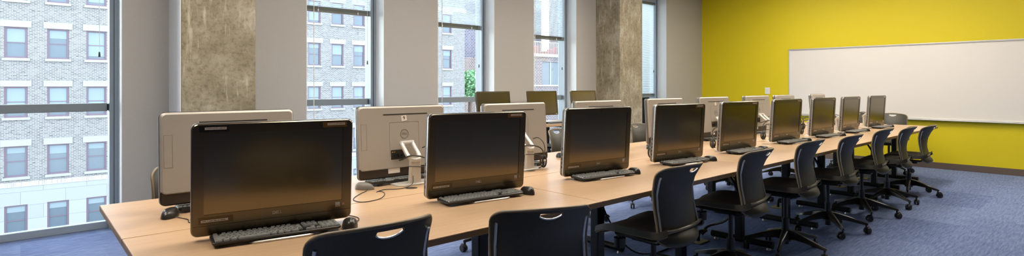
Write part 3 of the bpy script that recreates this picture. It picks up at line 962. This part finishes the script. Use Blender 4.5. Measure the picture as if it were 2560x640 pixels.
# ------------------------------------------------------------------ keyboards and mice
def make_keyboard():
    r = empty('keyboard')
    bm = bmesh.new()
    kw, kd = .222, .058
    a = rrect(-kw, kw, -kd, kd, .012); b = rrect(-kw + .003, kw - .003, -kd + .003, kd - .003, .01)
    def zt(p, z): return (p[0], p[1], z + (p[1] + kd) * .02)
    loft(bm, [[(p[0], p[1], .001 + (p[1] + kd) * .02) for p in b], [zt(p, .005) for p in a], [zt(p, .010) for p in a], [zt(p, .012) for p in b]])
    build('body', bm, M['kb'], r, smooth=40)
    bm = bmesh.new()
    def key(x, y, w, d=.0137):
        z = .012 + (y + kd) * .02
        lo = [(x, y, z), (x + w, y, z), (x + w, y + d, z + d * .02), (x, y + d, z + d * .02)]
        hi = [(x + .0018, y + .0018, z + .0055), (x + w - .0018, y + .0018, z + .0055), (x + w - .0018, y + d - .002, z + .0055 + d * .02), (x + .0018, y + d - .002, z + .0055 + d * .02)]
        loft(bm, [lo, hi])
    g = .0187
    for rw in range(6):
        y = -.051 + rw * .0164 + (.005 if rw == 5 else 0)
        n = 15; x = -.212
        if rw == 0:
            for w in (.024, .02, .02, .105, .02, .02, .02, .026): key(x, y, w - .002); x += w + .0035
        elif rw == 5:
            for q in range(13): key(x, y, .0155); x += g + (.009 if q in (0, 4, 8) else 0)
        else:
            w0 = [0, .038, .03, .026, .0165][rw]
            key(x, y, w0); x += w0 + .0025
            while x < .058: key(x, y, .0165); x += g
            key(x, y, max(.01, .083 - x))
        if rw not in (2,):
            for q in range(3):
                if rw == 1 and q != 1: continue
                key(.093 + q * .0185, y, .016)
        if rw < 5:
            for q in range(4):
                key(.1515 + q * .0172, y, .0152)
    build('keys', bm, M['key'], r, smooth=30)
    for x in (-.18, .18):
        bm = bmesh.new(); box(bm, x - .015, x + .015, .040, .050, -.0088, .006)
        build('foot', bm, M['kb'], r)
    return r
def make_mouse():
    r = empty('computer_mouse')
    bm = bmesh.new()
    loops = []
    for j in range(9):
        t = j / 8
        z = .001 + .036 * math.sin(t * PI / 2); k = math.cos(t * PI / 2) ** .55 if t < 1 else 0.02
        loops.append([((.031 - .003 * math.sin(q) ** 2) * k * math.cos(q), .056 * k * math.sin(q) - .004 * t, z - .07 * t * .056 * k * math.sin(q)) for q in [2 * PI * i / 24 for i in range(24)]])
    loft(bm, loops)
    build('body', bm, M['mouse'], r, smooth=60)
    bm = bmesh.new(); cyl(bm, (-.0035, .022, .0205), (.0035, .022, .0205), .009, n=16)
    build('scroll_wheel', bm, M['slot'], r, smooth=40)
    
    return r
kb0 = make_keyboard(); ms0 = make_mouse()
kf = mf = True
BM = [(.478, 2.735, 150), (1.395, 2.755, 215), (2.26, 2.93, 180), (3.16, 2.93, 190), (4.165, 2.775, 200), (5.11, 2.98, 180), (6.15, 2.99, 180), (6.92, 2.99, 180), (8.1, 3.0, 180)]
for k in range(9):
    for row in (0, 1):
        u, v, a = (FRONT, BACK)[row][k]
        c = kb0 if kf else copy_tree(kb0); kf = False
        if row == 0:
            off = Vector((-.025 if k else -.01, -.070, 0)); off.rotate(Matrix.Rotation(R(a), 3, 'Z'))
            c.location = (u + off.x, v + off.y, TZ + .0096); c.rotation_euler = (0, 0, R(a + (0, 1, -2, 0, 2, 1, 0, 0, 0)[k]))
        else:
            off = Vector((0, .010, 0)); off.rotate(Matrix.Rotation(PI + R(a), 3, 'Z'))
            c.location = (u + off.x, v + off.y, TZ + .0096); c.rotation_euler = (0, 0, PI + R(a + (4 if k == 1 else 0)))
        side = ['front-row', 'window-side'][row]
        tag(c, 'black keyboard lying under the %s %s computer from the left' % (ORD[k], side), 'keyboard', 'keyboards of the %s computers' % side)
        m_ = ms0 if mf else copy_tree(ms0); mf = False
        mu, mv_, ma = BM[k]
        if row == 0:
            mo_ = Vector((.25 + .006 * (k == 0), -.088 + .006 * (k % 3), 0)); mo_.rotate(Matrix.Rotation(R(a), 3, 'Z'))
            mu, mv_, ma = u + mo_.x, v + mo_.y, a + (-14, -4, -10, 6, -8, 3, -12, 5, -6)[k]
        m_.location = (mu, mv_, TZ + .0003); m_.rotation_euler = (0, 0, R(ma))
        tag(m_, '%s computer mouse beside the keyboard of the %s %s computer' % ('grey' if row and k == 1 else 'dark', ORD[k], side), 'computer mouse', 'mice of the %s computers' % side)
        if row and k == 1:
            for ch in m_.children:
                if ch.name.startswith('body'):
                    ch.data = ch.data.copy(); ch.data.materials[0] = M['mouse_grey']

# ------------------------------------------------------------------ cables on the tables
def cable(name, pts, r, label, m='cable', k=6, group=None):
    bm = bmesh.new(); tube(bm, catmull(pts, k), r, n=6)
    o = build(name, bm, M[m], smooth=60)
    tag(o, label, 'cable', group)
    return o
z = TZ + .0025
cable('mouse_cord', [(1.388, 2.71, z + .004), (1.37, 2.69, z), (1.332, 2.66, z), (1.259, 2.588, z), (1.218, 2.521, z), (1.228, 2.45, z), (1.304, 2.452, z), (1.369, 2.502, z), (1.419, 2.582, z), (1.423, 2.637, z), (1.400, 2.63, z), (1.461, 2.663, z), (1.55, 2.63, z), (1.635, 2.66, z + .01), (1.66, 2.69, z + .05)], .0021,
      'thin dark mouse cord looping from the grey mouse across the table seam')
cable('mouse_cord', [(.492, 2.69, z + .004), (.51, 2.665, z), (.524, 2.62, z), (.516, 2.56, z), (.55, 2.55, z), (.62, 2.60, z), (.68, 2.66, z + .01)], .002,
      'thin dark mouse cord from the mouse at the near left table corner')
cable('mouse_cord', [(1.02, 2.10, z + .004), (1.055, 2.135, z), (1.07, 2.19, z), (1.045, 2.27, z), (.99, 2.33, z)], .002,
      'thin mouse cord behind the lower right corner of the nearest screen')

def make_bundle():
    r = empty('cable_bundle')
    bm = bmesh.new()
    rnd = random.Random(3)
    for q in range(6):
        ph = rnd.uniform(0, PI); ra = .020 + .006 * rnd.random(); cz = .045 + .01 * rnd.random()
        ax = Vector((math.cos(ph), math.sin(ph), 0))
        pts = [Vector((0, 0, cz)) + ax * ra * math.cos(t) + Vector((0, 0, 1)) * ra * 1.7 * math.sin(t) for t in [2 * PI * i / 16 for i in range(16)]]
        tube(bm, pts, .0033, n=6, closed=True)
    build('coil', bm, M['cable'], r, smooth=60)
    bm = bmesh.new()
    tube(bm, [(.012 * math.cos(t), .012 * math.sin(t), .052) for t in [2 * PI * i / 12 for i in range(12)]], .006, n=6, closed=True)
    build('cable_tie', bm, M['label'], r, smooth=60)
    bm = bmesh.new()
    tube(bm, catmull([(0, 0, .075), (.02, .015, .12), (.06, .01, .15), (.115, -.03, .16), (.135, -.09, .135), (.135, -.13, .125)], 5), .004, n=6)
    tube(bm, catmull([(.005, 0, .075), (-.015, .0, .12), (-.02, -.02, .17), (-.01, -.06, .20), (.0, -.10, .19)], 5), .0032, n=6)
    tube(bm, catmull([(0, 0, .03), (.03, .01, .012), (.045, .0, .006)], 5), .0035, n=6)
    tube(bm, catmull([(-.005, 0, .05), (.05, .025, .09), (.09, .015, .1), (.135, -.03, .10)], 5), .003, n=6)
    build('leads', bm, M['cable'], r, smooth=60)
    return r
cb0 = make_bundle(); cfirst = True
for row, arr in ((1, BACK), (0, FRONT)):
    for k, (u, v, a) in enumerate(arr):
        c = cb0 if cfirst else copy_tree(cb0); cfirst = False
        rot = (0 if row == 0 else PI) + R(a)
        off = Vector((-.078, .20, 0)); off.rotate(Matrix.Rotation(rot, 3, 'Z'))
        c.location = (u + off.x, v + off.y, TZ + .0095); c.rotation_euler = (0, 0, rot)
        tag(c, 'coiled dark cable bundle behind the stand of the %s %s computer from left' % (ORD[k], ['front-row', 'window-side'][row]), 'cables', 'cable bundles behind the computers')

# ------------------------------------------------------------------ floor boxes and floor cables
def make_floor_box():
    r = empty('floor_box')
    bm = bmesh.new(); box(bm, -.075, .075, -.06, .06, .0005, .008, bev=.003); build('cover_plate', bm, M['brass'], r)
    bm = bmesh.new(); tube(bm, catmull([(.0, .0, .006), (0, .0, .05), (.015, .0, .075), (.06, .0, .078), (.16, .02, .06)], 5), .015, n=10)
    build('conduit', bm, M['cable_black'], r, smooth=60)
    return r
f0 = make_floor_box()
for k, (u, v) in enumerate([(4.207, 2.36), (6.015, 2.45), (7.823, 2.42), (8.76, 2.42)]):
    c = f0 if k == 0 else copy_tree(f0)
    c.location = (u, v, 0)
    tag(c, 'flat brass floor box under the tables with black conduit, %s from camera' % ORD[k], 'floor box', 'floor boxes under the tables')
for k, (a, b) in enumerate([((4.37, 2.38), (4.415, 2.30)), ((6.18, 2.47), (6.245, 2.30)), ((7.99, 2.44), (8.07, 2.30))]):
    pts = [(a[0], a[1], .06), ((a[0] + b[0]) / 2 - .05, a[1] + .02, .03), (b[0] - .03, b[1] + .07, .095), (b[0] - .055, b[1] - .12, .2), (b[0] - .055, b[1] - .2, .42), (b[0] - .055, b[1] - .1, .62)]
    cable('power_cable', pts, .011, 'thick black power cable rising from the %s floor box along a table leg' % ORD[k], 'cable_black', group='power cables under the tables')
cable('floor_cable', [(2.93, 2.4, .64), (3.02, 2.38, .40), (3.3, 2.41, .12), (3.6, 2.41, .012), (4.05, 2.41, .012), (4.11, 2.40, .012)], .006, 'thin black cord sagging to the floor under the third chair', 'cable_black')

# ------------------------------------------------------------------ desk by the windows
DZ = .765
dk = empty('window_desk', (5.68, 5.55, 0))
tag(dk, 'narrow maple desk along the window wall behind the main tables', 'desk')
bm = bmesh.new(); box(bm, -1.48, 1.45, -.35, .36, DZ - .03, DZ, bev=.003); build('tabletop', bm, M['wood'], dk)
for x in (-1.3, -.02, 1.28):
    bm = bmesh.new(); box(bm, x - .03, x + .03, -.03, .03, .05, DZ - .0305, bev=.006)
    tube(bm, [(x, -.28, .03), (x, .28, .03)], .026, n=16); box(bm, x - .04, x + .04, -.3, .3, DZ - .05, DZ - .0305)
    build('leg', bm, M['leg'], dk)
def make_monitor():
    r = empty('desktop_monitor')
    w, hh = .585, .355
    TM = Matrix.Translation((0, 0, .105)) @ Matrix.Rotation(R(-7), 4, 'X')
    def P(name, bm, m, parent=r, smooth=None):
        for v in bm.verts: v.co = TM @ v.co
        return build(name, bm, m, parent, smooth)
    bm = bmesh.new()
    o0 = rrect(-w / 2, w / 2, 0, hh, .01); i0 = rrect(-w / 2 + .02, w / 2 - .02, .032, hh - .02, .001)
    L = [[bm.verts.new((x, y, z)) for x, z in pts] for pts, y in ((o0, .03), (o0, .002), (o0, 0), (i0, 0), (i0, .004))]
    for A, B in zip(L[:-1], L[1:]):
        for i in range(len(A)):
            j = (i + 1) % len(A); bm.faces.new((A[i], A[j], B[j], B[i]))
    b = P('bezel', bm, M['bezel'])
    bm = bmesh.new(); box(bm, -w / 2 + .019, w / 2 - .019, .003, .006, .031, hh - .019); P('screen', bm, M['screen'])
    bm = bmesh.new(); loft(bm, [xz(rrect(-w / 2 + .002, w / 2 - .002, .002, hh - .002, .01), .01), xz(rrect(-w / 2 + .002, w / 2 - .002, .002, hh - .002, .01), .032), xz(rrect(-w / 2 + .06, w / 2 - .06, .05, hh - .05, .02), .05)])
    P('back_cover', bm, M['chrome'], r, 30)
    bm = bmesh.new()
    cyl(bm, (w / 2 - .045, -.0008, .015), (w / 2 - .045, .001, .015), .006, n=12); cyl(bm, (w / 2 - .026, -.0008, .015), (w / 2 - .026, .001, .015), .004, n=12)
    P('power_light', bm, M['white_paint'], b)
    bm = bmesh.new()
    loft(bm, [xy(rrect(-.05, .05, .06, .09, .01), .01), xy(rrect(-.04, .04, .07, .095, .01), .26)]); build('stand_column', bm, M['ledge'], r, smooth=30)
    bm = bmesh.new(); loft(bm, [xy(rrect(-.12, .12, -.06, .14, .03), .0006), xy(rrect(-.12, .12, -.06, .14, .03), .012)]); build('stand_base', bm, M['ledge'], r, smooth=30)
    return r
mo = make_monitor()
for k, (u, v, a, lab) in enumerate([(4.73, 5.60, 0, 'black desktop monitor on the window desk, before the pier left of window'),
                                    (5.66, 5.60, -1, 'black desktop monitor on the window desk, middle one before the window'),
                                    (6.575, 5.60, 0, 'black desktop monitor on the window desk beside the right concrete column')]):
    c = mo if k == 0 else copy_tree(mo)
    c.location = (u, v, DZ); c.rotation_euler = (0, 0, R(a)); tag(c, lab, 'monitor', 'desktop monitors on the window desk')
for k, u in enumerate((4.73, 5.70, 6.575)):
    c = copy_tree(kb0); c.location = (u, 5.36, DZ + .0096); c.rotation_euler = (0, 0, 0)
    tag(c, 'black keyboard on the window desk before the %s desktop monitor' % ['left', 'middle', 'right'][k], 'keyboard', 'keyboards on the window desk')

# ------------------------------------------------------------------ outside
D = 40.0
GZ = -9.0
bm = bmesh.new(); box(bm, -60, 110, 6.6, 120, GZ - .3, GZ)
tag(build('street', bm, M['asphalt']), 'grey street far below the windows', 'street', kind='structure')

bld = empty('apartment_building', (0, D, GZ))
tag(bld, 'pale brick apartment building across the street with mauve sash windows', 'building')
pitch = .0437 * D
cols = [(-.0045 - .0437) * D, -.0045 * D, .0395 * D, .0826 * D, .128 * D, .172 * D, .216 * D, .26 * D, .31 * D, .36 * D, .4055 * D, .4503 * D, .4945 * D, .545 * D, .60 * D, .65 * D, .7047 * D]
ww, wh = .94, 1.68
rowsz = [7.62, 4.47, 1.24, -1.99, -5.2]     # window tops
us = [-9.0]
for c in cols: us += [c - ww / 2, c + ww / 2]
us += [.753 * D]
def facade(name, z0, z1, tops, mtl):
    zs = [z0]
    for t in sorted(tops): zs += [t - wh, t]
    zs += [z1]
    bm = bmesh.new()
    wall_holes(bm, us, [q - GZ for q in zs], lambda i, j: i % 2 == 1 and j % 2 == 1, 0, .22)
    return build(name, bm, mtl, bld)
facade('brick_wall', -3.95, 11.5, rowsz[:4], M['brick_pale'])
facade('limestone_wall', GZ, -4.2, rowsz[4:], M['limestone'])
bm = bmesh.new(); box(bm, us[0], us[-1], -.03, .2, -4.2 - GZ, -3.95 - GZ); build('soldier_course', bm, M['soldier'], bld)
bm = bmesh.new(); box(bm, us[0], us[-1], .25, 12, 0, 11.5 - GZ); build('block_body', bm, M['brick_pale'], bld)
def make_fac_window(stone, style):
    bm = bmesh.new()
    hw = ww / 2; f = .085
    for q in ((-hw, -hw + f, -wh, 0), (hw - f, hw, -wh, 0), (-hw + f, hw - f, -f * .9, 0), (-hw + f, hw - f, -wh, -wh + f)): box(bm, q[0], q[1], .06, .2, q[2], q[3])
    box(bm, -hw + f, hw - f, .09, .18, -wh * .5 - .02, -wh * .5 + .025)
    w = build('window', bm, M['sash'], bld)
    sp = [.48, .2, .92, .3][style]
    bm = bmesh.new(); box(bm, -hw + f, hw - f, .13, .15, -wh * (1 - .02) + .05, -f * .9); build('pane', bm, M['pane_dark'], w)
    bm = bmesh.new(); box(bm, -hw + f + .01, hw - f - .01, .11, .125, -f - (wh - 2 * f) * sp, -f); build('roller_shade', bm, M['shade'], w)
    bm = bmesh.new()
    if stone: box(bm, -hw - .16, hw + .16, -.05, .05, 0, .34); build('lintel', bm, M['stone'], w)
    else: bm.free()
    bm = bmesh.new(); box(bm, -hw - .1, hw + .1, -.09, .08, -wh - .14, -wh); build('sill', bm, M['stone'], w)
    return w
protos = [[make_fac_window(s, q) for q in range(4)] for s in (1, 0)]
used = set()
for ri, t in enumerate(rowsz):
    for ci, c in enumerate(cols):
        s = 0 if ri < 4 else 1
        q = [[0, 1, 2, 0], [0, 3, 2, 1], [2, 2, 2, 0], [1, 3, 1, 0], [1, 1, 1, 3]][ri][(ci - 1) % 4 if ci < 10 else (ci + ri) % 4 if ri != 2 else 0]
        p = protos[s][q]
        w = p if (s, q) not in used else copy_tree(p, bld)
        used.add((s, q))
        w.location = (c, 0, t - GZ)
for s in (0, 1):
    for q in range(4):
        if (s, q) not in used:
            for ch in list(protos[s][q].children): bpy.data.objects.remove(ch)
            bpy.data.objects.remove(protos[s][q])

# second block: modern brick with white bands and a terrace, seen in the fourth window
b2 = empty('brick_office_building', (46, 44, GZ))
tag(b2, 'low brick building with white bands and a terrace seen through the fourth window', 'building')
bm = bmesh.new()
wall_holes(bm, [-6.5, -1.9, 2.6, 9.0], [0, 1.37 - GZ, 4.0 - GZ, 4.55 - GZ], lambda i, j: i == 1 and j == 1, 0, .35); build('brick_wall', bm, M['brick_red'], b2)
bm = bmesh.new(); box(bm, -6.5, 9, -.15, .4, 4.55 - GZ, 4.9 - GZ); box(bm, -6.5, 9, -.1, .1, 1.2 - GZ, 1.37 - GZ); build('white_band', bm, M['white_band'], b2)
bm = bmesh.new(); box(bm, -6.5, 9, .4, 10, 0, 4.6 - GZ); build('block_body', bm, M['brick_red'], b2)
bm = bmesh.new()
for x in (-1.9, -.45, 1.1, 2.5): box(bm, x, x + .12, .12, .25, 1.37 - GZ, 4.0 - GZ)
wn = build('window', bm, M['alu'], b2)
bm = bmesh.new(); box(bm, -1.9, 2.6, .2, .24, 1.37 - GZ, 4.0 - GZ); build('pane', bm, M['pane_dark'], wn)
bm = bmesh.new()
for i in range(60): box(bm, -6.4 + i * .26, -6.36 + i * .26, -.1, -.06, 4.9 - GZ, 6.2 - GZ)
box(bm, -6.5, 9, -.12, -.04, 6.18 - GZ, 6.26 - GZ); build('railing', bm, M['white_band'], b2)
bm = bmesh.new()
for i in range(9): box(bm, -4 + i * 1.1, -3.3 + i * 1.1, .8 + .2 * (i % 3), 1.5, 4.6 - GZ, (5.3 + .3 * (i % 3)) - GZ, bev=.08)
build('terrace_furniture', bm, M['red_fabric'], b2)

# third block behind, reddish with white windows, seen through the last blind
b3 = empty('red_brick_building', (62, 44, GZ))
tag(b3, 'taller reddish brick building with pale windows seen through the lowered blind', 'building')
zt3 = [9.6, 6.9, 3.9, .9]
us3 = [-6.5, -3.6, -2.4, .4, 1.6, 4.4, 5.6, 12]
zs3 = [0]
for t in sorted(zt3): zs3 += [t - 1.8 - GZ, t - GZ]
zs3 += [14 - GZ]
bm = bmesh.new(); wall_holes(bm, us3, zs3, lambda i, j: i % 2 == 1 and j % 2 == 1, 0, .25); build('brick_wall', bm, M['brick_red'], b3)
bm = bmesh.new(); box(bm, -6.5, 12, .3, 10, 0, 14 - GZ); build('block_body', bm, M['brick_red'], b3)
p3 = None
for t in zt3:
    for x in (-3.0, 1.0, 5.0):
        if p3 is None:
            bm = bmesh.new()
            for q in ((-.6, -.5, -1.8, 0), (.5, .6, -1.8, 0), (-.5, .5, -.1, 0), (-.5, .5, -1.8, -1.7), (-.5, .5, -.95, -.87)): box(bm, q[0], q[1], .03, .2, q[2], q[3])
            p3 = w = build('window', bm, M['white_band'], b3)
            bm = bmesh.new(); box(bm, -.5, .5, .14, .17, -1.7, -.1); build('pane', bm, M['shade'], w)
        else: w = copy_tree(p3, b3)
        w.location = (x, 0, t - GZ)

# fourth: dark patterned block far behind with a tree in front
b4 = empty('dark_brick_building', (54, 62, GZ))
tag(b4, 'dark patterned brick building in the gap behind the pale apartment building', 'building')
bm = bmesh.new(); box(bm, -12, 8, 0, 12, 2.6 - GZ, 16 - GZ); build('upper_wall', bm, M['brick_dark'], b4)
bm = bmesh.new(); box(bm, -12, 8, -1.5, 12, 0, 1.0 - GZ); build('garden_wall', bm, M['brick_red'], b4)
bm = bmesh.new(); box(bm, -12, 8, .2, 11.5, 1.0 - GZ, 2.6 - GZ); build('recessed_storey', bm, M['pane_dark'], b4)
tr_ = empty('street_tree', (33.6, 43.6, GZ))
tag(tr_, 'green tree in the gap beside the pale apartment building', 'tree')
bm = bmesh.new(); tube(bm, catmull([(0, 0, 0), (.1, 0, 4), (0, .1, 8), (.2, 0, 11)], 4), .22, n=8); build('trunk', bm, M['bark'], tr_, smooth=60)
bm = bmesh.new(); rnd = random.Random(5)
for i in range(2600):
    d = Vector((rnd.gauss(0, 1), rnd.gauss(0, 1), rnd.gauss(0, 1))).normalized() * (rnd.random() ** .4)
    p = Vector((d.x * 1.7, d.y * 1.7, 10.3 + d.z * 1.5))
    n = Vector((rnd.gauss(0, 1), rnd.gauss(0, 1), rnd.gauss(0, 1))).normalized(); a = n.orthogonal().normalized(); b = n.cross(a); s = .10 + .1 * rnd.random()
    bm.faces.new([bm.verts.new(p + a * s), bm.verts.new(p + b * s * .6), bm.verts.new(p - a * s), bm.verts.new(p - b * s * .6)])
build('crown', bm, M['leafgreen'], tr_, recalc=False)

# ------------------------------------------------------------------ light
w = bpy.data.worlds.new('sky'); scene.world = w; w.use_nodes = True
N, L = w.node_tree.nodes, w.node_tree.links
bg = N['Background']
sky = N.new('ShaderNodeTexSky'); sky.sky_type = 'HOSEK_WILKIE'; sky.sun_direction = Vector((-.66, .48, .56)).normalized(); sky.turbidity = 6.0; sky.ground_albedo = .4
mixc = N.new('ShaderNodeMix'); mixc.data_type = 'RGBA'; mixc.inputs['Factor'].default_value = .35
L.new(sky.outputs['Color'], mixc.inputs['A']); mixc.inputs['B'].default_value = (0.76, 0.88, 1.0, 1)
L.new(mixc.outputs['Result'], bg.inputs['Color']); bg.inputs['Strength'].default_value = 21.0
# ------------------------------------------------------------------ camera
YAW = 48.0795
cam = bpy.data.cameras.new('camera'); co = bpy.data.objects.new('camera', cam); COL.objects.link(co)
co.location = (0, 0, 1.303)
co.rotation_euler = (PI / 2, 0, R(YAW - 90))
cam.sensor_width = 36; cam.sensor_fit = 'HORIZONTAL'
cam.lens = 1368.4 / 2560 * 36
cam.shift_y = -(320 - 213.5) / 2560
cam.clip_start = .05; cam.clip_end = 400
scene.camera = co

vs = scene.view_settings
vs.view_transform = 'Standard'; vs.look = 'None'; vs.gamma = 1.0; vs.exposure = 0.16; vs.use_curve_mapping = False
cy = scene.cycles
cy.max_bounces = 8; cy.diffuse_bounces = 5; cy.glossy_bounces = 4; cy.transparent_max_bounces = 16
cy.sample_clamp_indirect = 6.0
